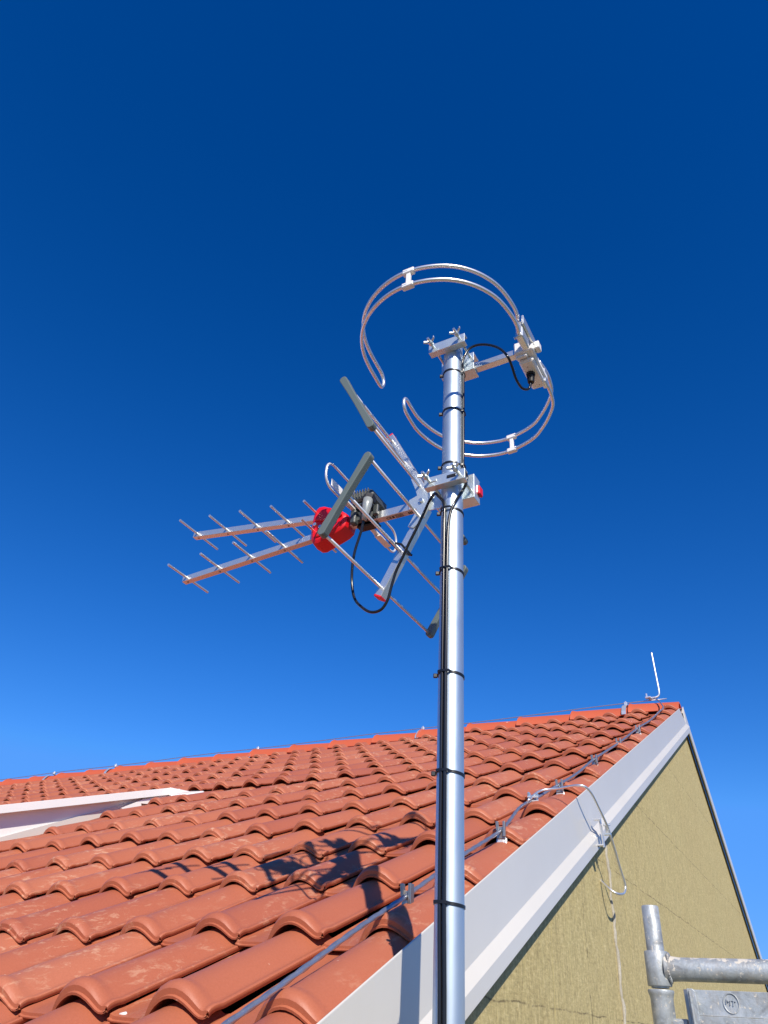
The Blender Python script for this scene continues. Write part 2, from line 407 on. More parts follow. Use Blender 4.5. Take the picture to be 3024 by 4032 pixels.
at = me.attributes.new('tile_rand', 'FLOAT', 'POINT'); at.data.foreach_set('value', RND.astype(np.float32)); me.materials.append(m_tile)
roof = bpy.data.objects.new('tiled_roof', me); C.objects.link(roof)
def child(o, p): o.parent = p; o.matrix_parent_inverse = Matrix.Translation(-Vector(p.location)); return o
child(roof, house)
# underlay sheet
mb = MB(); q = [rp(XL, -.45, -.105), rp(XG-.01, -.45, -.105), rp(XG-.01, 6.5, -.105), rp(XL, 6.5, -.105)]
mb.prism(q, rp(0, 0, 0)-rp(0, 0, .03)); mb.make('roof_deck', m_underlay, house)
# rear slope (33 deg down, away from the camera)
RS = math.tan(R(33.3))
yb_, zb_ = 10.6, 2.18-(10.6-6.05)*RS
mb = MB(); mb.prism([(XL, 6.05, 2.16), (XG-.03, 6.05, 2.16), (XG-.03, yb_, zb_-.02), (XL, yb_, zb_-.02)], (0, 0, -.08)); mb.make('rear_roof_slope', m_rear, house)
# gable wall and the other walls
YW0 = -.35
XW = XG-.022
zu = lambda y: (D0+SN*y)/CS
wallp = [(0, YW0, -7), (0, YW0, zu(YW0)-.15), (0, 5.98, zu(5.98)-.12), (0, 6.06, 2.09), (0, 10.4, 2.10-(10.4-6.05)*RS), (0, 10.4, -7)]
mb = MB(); mb.prism([(XW, y, z) for _, y, z in wallp], (-.2, 0, 0)); gw = mb.make('gable_wall', m_wool, house)
pts = [(XW+.003+.002*random.uniform(-1, 1), 3.13+.006*math.sin(i*.9)+random.uniform(-.003, .003), .70-i*.02) for i in range(90)]
mb = MB(); mb.tube(pts, [random.uniform(.0042, .0076) for _ in pts], 8, flat=1.1); jo = mb.make('mortar_joint', m_foam, None, True); jo.parent = gw; jo.matrix_parent_inverse = gw.matrix_parent_inverse.inverted() if False else Matrix.Identity(4)
mb = MB(); mb.box(((XL+XG)/2-.2, YW0+.1, -3.9), (abs(XL-XG)-.5, .2, 6.0)); mb.box(((XL+XG)/2-.2, 10.2, -4.3), (abs(XL-XG)-.5, .2, 5.2)); mb.box((XL+.1, 5, -3.6), (.2, 10.2, 6.6)); mb.make('side_walls', m_plaster, house)

# verge flashing: pressed sheet profile (dx outwards from XG, dz) swept up the slope
vprof = [(-.034, -.050), (-.028, -.046), (-.010, -.006), (-.002, .003), (0, .001), (0, -.143), (.017, -.173), (.017, -.213), (.010, -.216), (.006, -.210), (.006, -.178), (-.010, -.150), (-.014, -.05)]
def sweep(prof_, ya, yb, za, zb, yb_fn=None):
    v = []; n_ = len(prof_)
    for dx, dz in prof_: v.append((XG+dx, ya, za+dz))
    for dx, dz in prof_:
        e = yb_fn(dz) if yb_fn else yb
        t = (e-ya)/(yb-ya); v.append((XG+dx, e, za+(zb-za)*t+dz))
    f = [(i, (i+1) % n_, (i+1) % n_+n_, i+n_) for i in range(n_)]+[tuple(range(n_)), tuple(range(2*n_-1, n_-1, -1))]
    return v, f
ya, yb2 = -.5, 6.05
mb = MB()
# two lengths of flashing with a lap
v, f = sweep(vprof, ya, yb2, zu(ya), zu(yb2), lambda dz: 5.79+min(1, max(0, -dz/.17))*.27)
mb.add(v, f); vf = mb.make('verge_flashing', m_flash, house, False, .0012)
mb = MB(); v, f = sweep([(dx*.8, dz-.012) for dx, dz in vprof], 6.02, 10.7, zu(6.05)-.01, zu(6.05)-.01-(10.7-6.05)*RS); mb.add(v, f); mb.make('rear_verge_flashing', m_flash, house, False, .001)

# ridge tiles
joints = [-.803, -1.152, -1.628, -2.097, -2.571, -3.056, -3.529, -4.013, -4.493, -4.985, -5.47, -5.955, -6.44, -6.925, -7.41, -7.895, -8.38, -8.865, -9.35, -9.835, -10.32, -10.8, -11.3, -11.8, -12.2]
cap = MB()
for i in range(len(joints)-1):
    xr, xl = joints[i], joints[i+1]
    sec = [(-.125, -.058), (-.118, -.030), (-.075, .018), (-.035, .042), (0, .050), (.035, .042), (.075, .018), (.118, -.03), (.125, -.058), (.112, -.058), (.07, .004), (0, .036), (-.07, .004), (-.112, -.058)]
    v = []; n_ = len(sec); jz = random.uniform(-.003, .003); js = random.uniform(-.004, .004)
    for (x, s_, dz) in ((xr+.035, .90, -.014), (xl+.035, 1.02, .004), (xl, 1.09, .010), (xl-.003, 1.07, .004)):
        for y, z in sec: v.append((x, RIDGE_Y+y*s_, RIDGE_Z+z*s_+dz+jz+js*(x-xr)))
    f = [(a*n_+k, a*n_+(k+1) % n_, (a+1)*n_+(k+1) % n_, (a+1)*n_+k) for a in range(3) for k in range(n_)]+[tuple(range(n_)), tuple(range(4*n_-1, 3*n_-1, -1))]
    cap.add(v, f)
cap.make('ridge_capping', m_ridge, house, False, .003, 40)

# dormer on the left with white flashing
dm = MB(); XD = -3.775; XV = -3.72
dz_ = lambda y: .833+(y-2.54)*.3305          # top of the dormer verge
YE = 3.714
cheek = [(XD, .4, zu(.4)-.12), (XD, .4, dz_(.4)-.045), (XD, 3.75, dz_(3.75)-.03), (XD, 3.75, zu(3.75)-.12)]
dm.prism(cheek, (-.08, 0, 0)); dm.box(((XD+XL)/2-.1, .44, -.1), (abs(XL-XD)-.3, .08, .6))
dormer = dm.make('dormer', m_wht, house)
mb = MB(); mb.prism([(XV, .25, dz_(.25)), (XV, YE, dz_(YE)), (XV, YE, dz_(YE)-.046), (XV, .25, dz_(.25)-.040)], (-.012, 0, 0))
mb.prism([(XV-.013, .25, dz_(.25)-.004), (XV-.013, YE+.1, dz_(YE)+.02), (XL, YE+.1, dz_(YE)+.02), (XL, .25, dz_(.25)-.004)], (0, 0, -.02))
f1 = mb.make('dormer_verge', m_wht, None, False, .0015); f1.parent = dormer
# grey cover strip lying beside the cheek
mb = MB(); cc_ = []
mb.prism([(XD+.004, 1.0, zu(1.0)-.035), (XD+.004, 3.62, zu(3.62)-.020), (XD+.004, 3.40, zu(3.40)+.020), (XD+.004, 1.0, zu(1.0)+.022)], (.006, 0, 0)); o = mb.make('side_flashing', m_flash); o.parent = dormer
mb = MB()
mb.prism([(XV, YE-.006, dz_(YE)+.001), (-3.535, 3.70, 1.182), (-3.42, 3.70, 1.176), (-3.42, 3.70, 1.155), (-3.60, 3.70, 1.145), (-3.66, 3.70, 1.158), (XV+.004, YE-.006, 1.172)], (0, .012, 0)); o = mb.make('corner_sheet', m_wht, None, False, .001); o.parent = dormer
mb = MB(); mb.prism([(-3.735, y, z) for y, z in ((3.36, 1.010), (3.42, 1.045), (3.503, 1.095), (3.70, 1.170), (3.743, 1.177), (3.74, 1.15), (3.696, 1.157), (3.682, 1.112), (3.569, 1.079), (3.567, 1.092), (3.557, 1.082), (3.505, 1.073), (3.521, 1.050), (3.40, .995))], (-.012, 0, 0)); o = mb.make('torn_sheet_edge', m_wht); o.parent = dormer
mb = MB(); mb.box((-3.79, 3.64, 1.10), (.06, .22, .12)); o = mb.make('gap_filler', m_dark_metal); o.parent = dormer

# ------------------------------------------------------------------ lightning protection on the roof
V_W = .028
wx = [(-.862, .70), (-.859, 1.045), (-.850, 1.369), (-.852, 1.585), (-.838, 1.9), (-.836, 2.21), (-.868, 2.50), (-.868, 2.67), (-.838, 2.911), (-.836, 3.20), (-.836, 3.541), (-.831, 4.12), (-.825, 4.72), (-.822, 5.2), (-.83, 5.75), (-.86, 6.20)]
mb = MB(); P = [rp(x, u, V_W+(-.006 if i % 2 else 0)) for i, (x, u) in enumerate(wx)]+[Vector((-.93, 6.02, 2.300)), Vector((-1.0, 6.08, 2.325))]
mb.twist(P, .0056); o = mb.make('conductor_wire', m_wire, None, True); tag(o, "grey aluminium lightning conductor wire running up the tiles beside the verge flashing", 'wire')
# clips: jaws round the wire on a bright bent foot
def make_clip():
    t = top('wire_clip', (0, 0, 0), "steel clip", 'clip')
    m1 = MB()
    m1.prism([(-.013, 0, -.004), (.013, 0, -.004), (.014, 0, -.030), (-.014, 0, -.030)], (0, .003, 0))
    m1.prism([(-.014, 0, -.030), (.014, 0, -.030), (.014, -.010, -.064), (-.017, -.010, -.068)], (0, .003, 0))
    m1.prism([(.014, 0, -.030), (.014, -.010, -.064), (.014, .012, -.064), (.014, .016, -.034)], (.002, 0, 0))
    m1.box((0, .018, -.066), (.030, .05, .003)); a = m1.make('foot', m_clip, None, False, .0008); a.parent = t
    m2 = MB()
    m2.prism([(-.013, -.001, -.031), (.013, -.001, -.031), (.012, -.001, .002), (-.012, -.001, .002)], (0, -.003, 0))
    m2.prism([(-.013, -.010, -.010), (-.005, -.010, -.010), (-.006, -.012, .016), (-.014, -.012, .016)], (0, .010, 0))
    m2.prism([(.006, -.010, -.026), (.014, -.010, -.026), (.014, -.012, .016), (.007, -.012, .016)], (0, .016, 0))
    m2.tube([(0, -.011, -.012), (0, -.0155, -.012)], .0035, 8)
    b = m2.make('jaw', m_dark_metal, None, False, .0008); b.parent = t
    return t
def copy_tree(o, parent=None):
    c = o.copy(); C.objects.link(c); c.parent = parent
    for ch in o.children:
        if ch.name.split('.')[0]: copy_tree(ch, c)
    return c
clip0 = make_clip()
cl = [(-.866, .80, "wire clip cut by the bottom edge, nearest to the camera on the tiles"), (-.852, 1.60, "wire clip just left of the mast, bright foot standing in the tile pan"), (-.836, 2.21, "wire clip on the tiles first to the right of the mast"),
      (-.838, 2.911, "wire clip where the branch wire swings away, just above the cross clamp"), (-.836, 3.541, "second wire clip above the cross clamp"), (-.831, 4.12, "third wire clip above the cross clamp, second from the ridge"), (-.825, 4.72, "wire clip nearest the ridge on the tiles")]
ca = list(clip0.children)
for i, (x, u, lab) in enumerate(cl):
    if i == 0: t = clip0
    else:
        t = clip0.copy(); C.objects.link(t)
        for ch in ca: c = ch.copy(); C.objects.link(c); c.parent = t
    t.location = rp(x, u, V_W); t.rotation_euler = (0, 0, R(random.uniform(-14, 6)+12)); t['label'] = lab; t['group'] = "clips holding the conductor wire to the tiles"
# branch wire, cross clamp and verge clamp
bp = [rp(-.868, 2.60, V_W+.004), rp(-.858, 2.72, V_W+.012), rp(-.800, 2.745, .04), Vector((-.715, 2.665, .742)), Vector((-.690, 2.70, .728)), Vector((-.686, 2.79, .690)), Vector((-.684, 2.876, .648)), Vector((-.684, 2.93, .60)), Vector((-.688, 3.018, .53)), Vector((-.690, 3.072, .487)), Vector((-.692, 3.050, .458)), Vector((-.702, 2.995, .447)), Vector((-.728, 2.985, .462)), Vector((-.768, 3.01, .499))]
mb = MB(); mb.tube(spline(bp, 8), .0043, 12); o = mb.make('branch_wire', m_rodw, None, True); tag(o, "bright thin metal wire looping over the verge flashing and back into the gable wall", 'wire')
cc = top('cross_clamp', rp(-.868, 2.655, V_W), "shiny cross clamp joining the branch wire to the conductor wire on the tiles", 'clamp')
c0 = rp(-.868, 2.655, V_W)
mb = MB(); mb.box(c0+Vector((0, 0, .007)), (.038, .038, .005), ((1, .3, 0), (-.3, 1, .4), (0, -.4, 1)), .001); mb.make('upper_plate', m_clip, cc)
mb = MB(); mb.box(c0-Vector((0, 0, .007)), (.038, .038, .005), ((1, .3, 0), (-.3, 1, .4), (0, -.4, 1)), .001); mb.make('lower_plate', m_clip, cc)
for sx, sy in ((-.011, -.011), (.011, .011)):
    mb = MB(); p = c0+Vector((sx, sy, 0)); mb.tube([p+Vector((0, 0, -.012)), p+Vector((0, -.002, .018))], .004, 6); mb.tube([p+Vector((0, 0, .010)), p+Vector((0, -.001, .015))], .0068, 6); mb.make('bolt', m_bolt, cc)
vcl = top('verge_clamp', (-.70, 2.88, .62), "bright screw clamp gripping the lower edge of the verge flashing", 'clamp')
mb = MB(); mb.box((-.703, 2.862, .625), (.005, .022, .095), ((1, 0, 0), (0, 1, .25), (0, -.25, 1)), .001); mb.box((-.713, 2.868, .585), (.022, .022, .005)); mb.box((-.727, 2.868, .60), (.004, .022, .04)); mb.box((-.712, 2.850, .668), (.024, .022, .004)); mb.make('bracket', m_clip, vcl, False, .0008)
mb = MB(); mb.box((-.690, 2.890, .645), (.010, .022, .034), ((1, 0, 0), (0, 1, .5), (0, -.5, 1)), .002); mb.make('wire_grip', m_clip, vcl)
for dz in (.012, -.020):
    mb = MB(); mb.tube([(-.70, 2.885, .645+dz), (-.677, 2.885, .645+dz)], .0045, 6); mb.make('bolt', m_bolt, vcl)
# ridge wire with strap clips, and the rod
mb = MB(); rw = []
for i in range(60):
    x = -.86-i*.19; rw.append((x, RIDGE_Y, 2.318+.004*math.sin(i*.55)))
mb.tube(rw, .004, 8); o = mb.make('ridge_wire', m_wire, None, True); tag(o, "thin grey lightning wire held just above the ridge tiles", 'wire')
rcx = [(-1.188, "ridge strap clip nearest the gable end, over white paint drips"), (-3.055, "ridge strap clip just left of the mast"), (-4.975, "ridge strap clip second to the left of the mast"), (-7.03, "ridge strap clip above the white dormer edge"), (-8.07, "ridge strap clip farthest left on the ridge")]
ridge0 = None
def strap():
    t = top('ridge_clip', (0, RIDGE_Y, RIDGE_Z), "", 'clip', "strap clips on the ridge tiles")
    m1 = MB(); sec = [(-.132, -.06), (-.124, -.028), (-.08, .025), (-.035, .050), (0, .060), (.035, .050), (.08, .025), (.124, -.028), (.132, -.06)]
    v = [(x, y, z) for x in (-.018, .018) for y, z in sec]; k = len(sec)
    m1.add(v, [(i, i+1, k+i+1, k+i) for i in range(k-1)]); a = m1.make('strap', m_clip); a.parent = t
    md = a.modifiers.new('thickness', 'SOLIDIFY'); md.thickness = .002
    m1 = MB(); m1.box((0, 0, .073), (.026, .026, .026), None, .003); m1.tube([(0, 0, .08), (0, 0, .094)], .006, 6); b = m1.make('wire_holder', m_clip); b.parent = t
    return t
for i, (x, lab) in enumerate(rcx):
    if i == 0: ridge0 = strap(); rch = list(ridge0.children); t = ridge0
    else:
        t = ridge0.copy(); C.objects.link(t)
        for ch in rch: c = ch.copy(); C.objects.link(c); c.parent = t
    t.location = (x, RIDGE_Y, RIDGE_Z); t['label'] = lab
lr = top('lightning_rod', (-.93, 6.08, 2.33), "white thin lightning rod bent upright at the gable end of the ridge", 'lightning rod')
mb = MB(); mb.tube(spline([(-1.01, 6.08, 2.342), (-.95, 6.085, 2.342), (-.922, 6.09, 2.355), (-.912, 6.09, 2.39), (-.914, 6.09, 2.48), (-.918, 6.09, 2.60), (-.922, 6.09, 2.735)], 8), .0085, 10); mb.make('rod', m_rodw, lr, True)
mb = MB(); mb.box((-1.0, 6.07, 2.34), (.045, .04, .012), None, .002); mb.tube([(-1.01, 6.06, 2.33), (-1.01, 6.06, 2.372)], .007, 6); mb.make('clamp', m_clip, lr)

# ------------------------------------------------------------------ mast
MX, MY = -.570, 1.2496
mb = MB(); k = 48
mb.tube([(MX, MY, -1.6), (MX, MY, 1.503)], .025, k, False)
mb.tube([(MX, MY, 1.503), (MX, MY, 1.3)], .022, k, False)
ring_v = []
for rr in (.025, .022):
    for i in range(k): a = 2*math.pi*i/k; ring_v.append((MX+rr*math.cos(a), MY+rr*math.sin(a), 1.503))
mb.add(ring_v, [(i, (i+1) % k, k+(i+1) % k, k+i) for i in range(k)])
mast = mb.make('antenna_mast', m_galv, None, False, 0, 40); tag(mast, "tall galvanised steel tube mast standing in front of the verge", 'mast')
mw = top('mast_wall_bracket', (MX, MY+.05, -.35), "steel arm fixing the mast to the gable wall below the picture", 'bracket')
mb = MB(); mb.box(((MX+XW)/2, MY+.04, -.35), (abs(XW-MX)+.06, .04, .04), None, .003); mb.make('arm', m_galv, mw)
mb = MB(); mb.box((XW+.006, MY+.04, -.35), (.008, .12, .16), None, .002); mb.make('wall_plate', m_galv, mw)
to_cam = Vector((-MX, -MY, 0)).normalized(); lft = Vector((to_cam.y, -to_cam.x, 0)); lft = -lft if lft.x > 0 else lft
def on_mast(e, z, r=.0287):          # e metres to the left of the mast's middle as seen from the scaffold
    return Vector((MX, MY, z))+to_cam*math.sqrt(max(r*r-e*e, 0))+lft*e
# ------------------------------------------------------------------ cables
RC = .0034
up_ = [(-.811, 1.262, 1.052), (-.823, 1.27, 1.0), (-.839, 1.275, .949), (-.846, 1.28, .909), (-.846, 1.285, .864), (-.835, 1.285, .820), (-.814, 1.285, .793), (-.787, 1.285, .774), (-.761, 1.285, .775), (-.744, 1.283, .795), (-.735, 1.281, .827), (-.723, 1.278, .864), (-.704, 1.272, .894), (-.687, 1.266, .922), (-.667, 1.262, .955), (-.644, 1.258, .998), (-.628, 1.250, 1.018), (-.6105, 1.240, 1.026), (-.599, 1.232, 1.012)]
cp = [Vector(p) for p in up_]+[on_mast(.0185, .975), on_mast(.0175, .92), on_mast(.017, .80), on_mast(.0172, .57), on_mast(.0165, .38), on_mast(.0160, .17), on_mast(.0135, .02), on_mast(.0135, -.2), on_mast(.013, -.5)]
mb = MB(); mb.tube(spline(cp, 8), RC, 12); o = mb.make('antenna_cable', m_cable, None, True); tag(o, "black cable looping below the television antenna then down the left side of the mast", 'cable')
fp = [(-.3925, 1.345, 1.402), (-.3945, 1.346, 1.385), (-.399, 1.346, 1.372), (-.405, 1.338, 1.364), (-.412, 1.322, 1.360), (-.4185, 1.303, 1.376), (-.4195, 1.28, 1.398), (-.423, 1.26, 1.418), (-.442, 1.257, 1.453), (-.471, 1.255, 1.479), (-.501, 1.252, 1.490), (-.522, 1.248, 1.482), (-.5345, 1.245, 1.458), (-.5405, 1.243, 1.430)]
cp = [Vector(p) for p in fp]+[on_mast(-.0262, 1.40), on_mast(-.0262, 1.27), on_mast(-.0255, 1.13), on_mast(-.025, 1.10), on_mast(-.0275, 1.075, .0315), on_mast(-.033, 1.052, .042), on_mast(-.031, 1.030, .040), on_mast(-.022, 1.012), on_mast(-.006, .975), on_mast(.004, .945), on_mast(.0085, .90), on_mast(.0100, .80), on_mast(.0102, .57), on_mast(.0095, .38), on_mast(.0085, .17), on_mast(.0062, .02), on_mast(.0062, -.2), on_mast(.006, -.5)]
mb = MB(); mb.tube(spline(cp, 8), RC, 12); o = mb.make('antenna_cable', m_cable, None, True); tag(o, "black cable arching from the white feed box to the mast top and down it", 'cable')
# small loose second lead beside the upper run
# cable ties
tie_z = [(1.402, "cable tie nearest the mast top", -1), (1.267, "second cable tie from the mast top", -1), (1.095, "cable tie just above the television antenna clamp", -1), (.962, "cable tie where the two cables meet, just under the clamp", 1), (.806, "second cable tie below the television antenna clamp", 1), (.573, "cable tie on the bare mast between antenna and ridge line", 1), (.384, "cable tie on the mast level with the tiles below the ridge", 1), (.173, "lowest cable tie on the mast", 1)]
for z, lab, side in tie_z:
    t = top('cable_tie', (MX, MY, z), "black "+lab, 'cable tie', "cable ties round the mast")
    ring = []; ks = 40
    es = {1: (.0, .025), -1: (-.031, -.022)}[side]
    for i in range(ks):
        a = 2*math.pi*i/ks; dirv = to_cam*math.cos(a)+lft*math.sin(a); e = math.sin(a)*.0287
        r = .0259
        if math.cos(a) > -.15 and es[0] < e < es[1]: r = .0318
        ring.append(Vector((MX, MY, z))+dirv*r+Vector((0, 0, .0025*math.sin(a))))
    v = []; f = []
    for i, p in enumerate(ring):
        dv = (p-Vector((MX, MY, p.z))).normalized()
        for (dr, dzz) in ((-.0008, -.0024), (.0008, -.0024), (.0008, .0024), (-.0008, .0024)): v.append(p+dv*dr+Vector((0, 0, dzz)))
    for i in range(ks):
        j = (i+1) % ks
        for q in range(4): f.append((i*4+q, i*4+(q+1) % 4, j*4+(q+1) % 4, j*4+q))
    mb = MB(); mb.add(v, f); mb.make('strap', m_tie, t, False, 0, 50)
    hp = Vector((MX, MY, z))+lft*.0305+to_cam*(-.001)
    if z != .173:
        mb = MB(); mb.box(hp+Vector((0, 0, .001)), (.0085, .006, .0085), (lft, to_cam, (0, 0, 1)), .0012); mb.tube([hp, hp-to_cam*.004+lft*.003], .0022, 6); mb.make('lock_head', m_tie, t)
t = top('cable_tie', (-.695, 1.285, .925), "black cable tie fixing the loop cable to the lower reflector arm", 'cable tie')
ARM = Vector((-.115, 0, -.25)).normalized(); ARN = Vector((-ARM.z, 0, ARM.x))
mb = MB(); ac = Vector((-.718, 1.290, .930))
mb.box(ac+ARN*.0135, (.003, .052, .005), (ARN, (0, 1, 0), ARM)); mb.box(ac-ARN*.0185, (.003, .052, .005), (ARN, (0, 1, 0), ARM)); mb.box(ac+Vector((0, -.026, 0))-ARN*.002, (.036, .003, .005), (ARN, (0, 1, 0), ARM)); mb.box(ac+Vector((0, .026, 0))-ARN*.002, (.036, .003, .005), (ARN, (0, 1, 0), ARM))
mb.make('strap', m_tie, t, False, .0006)
mb = MB(); mb.box(ac+Vector((0, -.030, 0))-ARN*.016, (.008, .007, .008), None, .001); mb.make('lock_head', m_tie, t)

# ------------------------------------------------------------------ television antenna
YB = 1.305
tv = top('television_antenna', (MX, YB, 1.05), "long directional television antenna with two front booms, crossbars, red bracket and V reflector", 'antenna')
def P_(mb, name, m, **k): return mb.make(name, m, tv, **k)
mb = MB(); mb.tube([(-.523, YB-.003, 1.052), (-.527, YB-.003, 1.052)], .001, 4)
mb = MB(); mb.box((-.712, YB, 1.053), (.375, .020, .022), None, .001); boom = P_(mb, 'main_boom', m_alu)
mb = MB(); mb.box((-.5235, YB, 1.050), (.007, .022, .025), None, .0025); P_(mb, 'end_cap', m_redc)
def bar(a, b, wy, wz, mname, m, bev=.001):
    a = Vector(a); b = Vector(b); ax = (b-a).normalized(); z = Vector((0, 1, 0)).cross(ax).normalized()
    mb = MB(); mb.box((a+b)/2, ((b-a).length, wy, wz), (ax, (0, 1, 0), z), bev); return P_(mb, mname, m)
fu0 = Vector((-1.428, YB, 1.161)); fu1 = Vector((-.93, YB, 1.0915)); fl0 = Vector((-1.428, YB, 1.009)); fl1 = Vector((-.93, YB, 1.044))
bar(fu0, fu1, .018, .018, 'front_boom', m_alu); bar(fl0, fl1, .018, .018, 'front_boom', m_alu)
for i, x in enumerate((-1.413, -1.300, -1.190, -1.083, -.975)):
    for a, b in ((fu0, fu1), (fl0, fl1)):
        z = a.z+(b.z-a.z)*(x-a.x)/(b.x-a.x)+.002
        mb = MB(); mb.tube([(x, YB-.0845, z), (x, YB+.0845, z)], .0033, 12); mb.tube([(x, YB-.0848, z), (x, YB-.0835, z)], .0037, 12)
        mb.make('director', m_alu, tv, False, 0, 40)
        mb = MB(); mb.tube([(x+.001, YB, z-.0095), (x+.001, YB, z-.0125)], .0028, 10); mb.make('rivet', m_dark_metal, tv)
# red bracket: rounded wedge shell around the booms
out_ = [(-.985, 1.112), (-.972, 1.123), (-.955, 1.121), (-.930, 1.108), (-.895, 1.090), (-.876, 1.074), (-.870, 1.055), (-.874, 1.032), (-.888, 1.020), (-.925, 1.006), (-.962, .993), (-.976, .995), (-.986, 1.012), (-.990, 1.045), (-.989, 1.085)]
lay = [(-.031, .76), (-.025, .90), (0, .94), (.025, .90), (.031, .76)]
cx0, cz0 = -.928, 1.058; v = []; n_ = len(out_)
for dy, s_ in lay:
    for x, z in out_: v.append((cx0+(x-cx0)*s_, YB-.002+dy*.92, cz0+(z-cz0)*s_))
f = [(a*n_+k, a*n_+(k+1) % n_, (a+1)*n_+(k+1) % n_, (a+1)*n_+k) for a in range(len(lay)-1) for k in range(n_)]+[tuple(range(n_)), tuple(range(len(lay)*n_-1, (len(lay)-1)*n_-1, -1))]
mb = MB(); mb.add(v, f); rb = mb.make('red_bracket', m_red, tv, False, .0015, 28)
mb = MB()
mb.prism([(x, YB-.029, z) for x, z in ((-.972, 1.070), (-.955, 1.098), (-.925, 1.096), (-.892, 1.078), (-.886, 1.064), (-.915, 1.058), (-.945, 1.060))], (0, -.008, 0))
mb.prism([(x, YB-.029, z) for x, z in ((-.965, 1.015), (-.930, 1.018), (-.895, 1.032), (-.886, 1.046), (-.915, 1.046), (-.950, 1.034))], (0, -.006, 0))
o = mb.make('rib', m_red, None, False, .003); o.parent = rb
for x, z in ((-.912, 1.070), (-.950, 1.044), (-.968, 1.056)):
    mb = MB(); mb.tube([(x, YB-.028, z), (x, YB-.037, z)], .0050, 12); o = mb.make('screw', m_bolt, None, False, .0006); o.parent = rb
# folded dipole loop with centre box
XDP = -.862
def rect_loop(y0, y1, z0, z1, rr):
    pts = []
    for cy_, cz_, a0 in ((y0+rr, z0+rr, 180), (y1-rr, z0+rr, 270), (y1-rr, z1-rr, 0), (y0+rr, z1-rr, 90)):
        for k in range(7): a = R(a0+k*15); pts.append((XDP, cy_+rr*math.cos(a), cz_+rr*math.sin(a)))
    return pts
Lp = rect_loop(1.148, 1.285, 1.074, 1.147, .030)
mb = MB(); mb.tube(Lp+[Lp[0]], .0030, 12, False); P_(mb, 'dipole', m_dipole, smooth=True)
Lp = rect_loop(1.372, 1.514, 1.074, 1.147, .030)
mb = MB(); mb.tube(Lp+[Lp[0]], .0030, 12, False); P_(mb, 'dipole', m_dipole, smooth=True)
mb = MB(); mb.box((-.858, 1.33, 1.076), (.012, .20, .006), None, .001); mb.box((-.862, 1.20, 1.095), (.002, .050, .022), None, .0005); mb.box((-.855, 1.43, 1.070), (.018, .06, .003)); P_(mb, 'insulator_strip', m_white)
mb = MB(); mb.box((-.831, 1.306, 1.105), (.066, .082, .030), None, .006); mb.box((-.831, 1.306, 1.084), (.050, .066, .016), None, .005); mb.box((-.831, 1.303, 1.060), (.056, .034, .036), None, .004)
for k in range(7): mb.box((-.858+k*.008, 1.2655, 1.110), (.0016, .008, .022), None, .0004)
mb.box((-.795, 1.285, 1.062), (.014, .010, .030), None, .002); mb.box((-.856, 1.283, 1.052), (.016, .02, .040), None, .003)
hb = P_(mb, 'housing', m_dark, bevel=0)
mb = MB(); mb.tube([(-.808, 1.272, 1.094), (-.808, 1.264, 1.078)], [.0185, .0165], 6); o = mb.make('cable_nut', m_black, None, False, .001); o.parent = hb
mb = MB(); mb.tube([(-.806, 1.262, 1.082), (-.807, 1.260, 1.062), (-.8095, 1.261, 1.042), (-.8135, 1.263, 1.022)], [.0125, .0120, .0090, .0058], 20); o = mb.make('cable_boot', m_gland, None, True); o.parent = hb
mb = MB(); mb.box((-.831, 1.316, 1.0400), (.060, .026, .008), None, .003); o = mb.make('clamp_plate', m_black); o.parent = hb
# sticker under the boom
mb = MB(); mb.box((-.728, YB, 1.0417), (.095, .016, .0006)); st_ = mb.make('sticker', m_label, None); st_.parent = boom
T = Matrix.Translation((-.767, YB, 1.0410)) @ Matrix.Rotation(math.pi, 4, 'X')
o = text_mesh('printed_text', "CE", .012, T, m_ink, None); o.parent = boom
mb = MB(); x = -.712
for k in range(15): wd = random.choice((.0006, .0010, .0015)); mb.box((x, YB+.0, 1.0411), (wd, .009, .0004)); x += wd+.0008
for k in range(5): mb.box((-.738, YB-.006+k*.003, 1.0411), (.022, .0009, .0004))
mb.box((-.755, YB, 1.0411), (.005, .009, .0004)); o = mb.make('printed_marks', m_ink); o.parent = boom
# reflector arms, rods, end strips
up0 = Vector((-.658, YB, 1.068)); up1 = Vector((-.7755, YB, 1.306)); lo0 = Vector((-.663, YB, 1.040)); lo1 = Vector((-.7775, YB, .820))
for a, b in ((up0, up1), (lo0, lo1)):
    ax = (b-a).normalized(); nn = ax.cross(Vector((0, 1, 0))).normalized()
    mb = MB(); mb.box((a+b)/2, ((b-a).length, .024, .020), (ax, (0, 1, 0), nn), .001); arm = P_(mb, 'reflector_arm', m_alu)
    mb = MB(); mb.box(b+ax*.001, (.006, .0245, .0205), (ax, (0, 1, 0), nn), .001); o = mb.make('end_cap', m_redc); o.parent = arm
rods = [(-.676, 1.104), (-.724, 1.195), (-.765, 1.282), (-.676, 1.014), (-.724, .930), (-.772, .842)]
for x, z in rods:
    mb = MB(); mb.tube([(x-.001, YB-.257, z), (x-.001, YB+.257, z)], .0037, 14); P_(mb, 'reflector_rod', m_alutube, smooth=True)
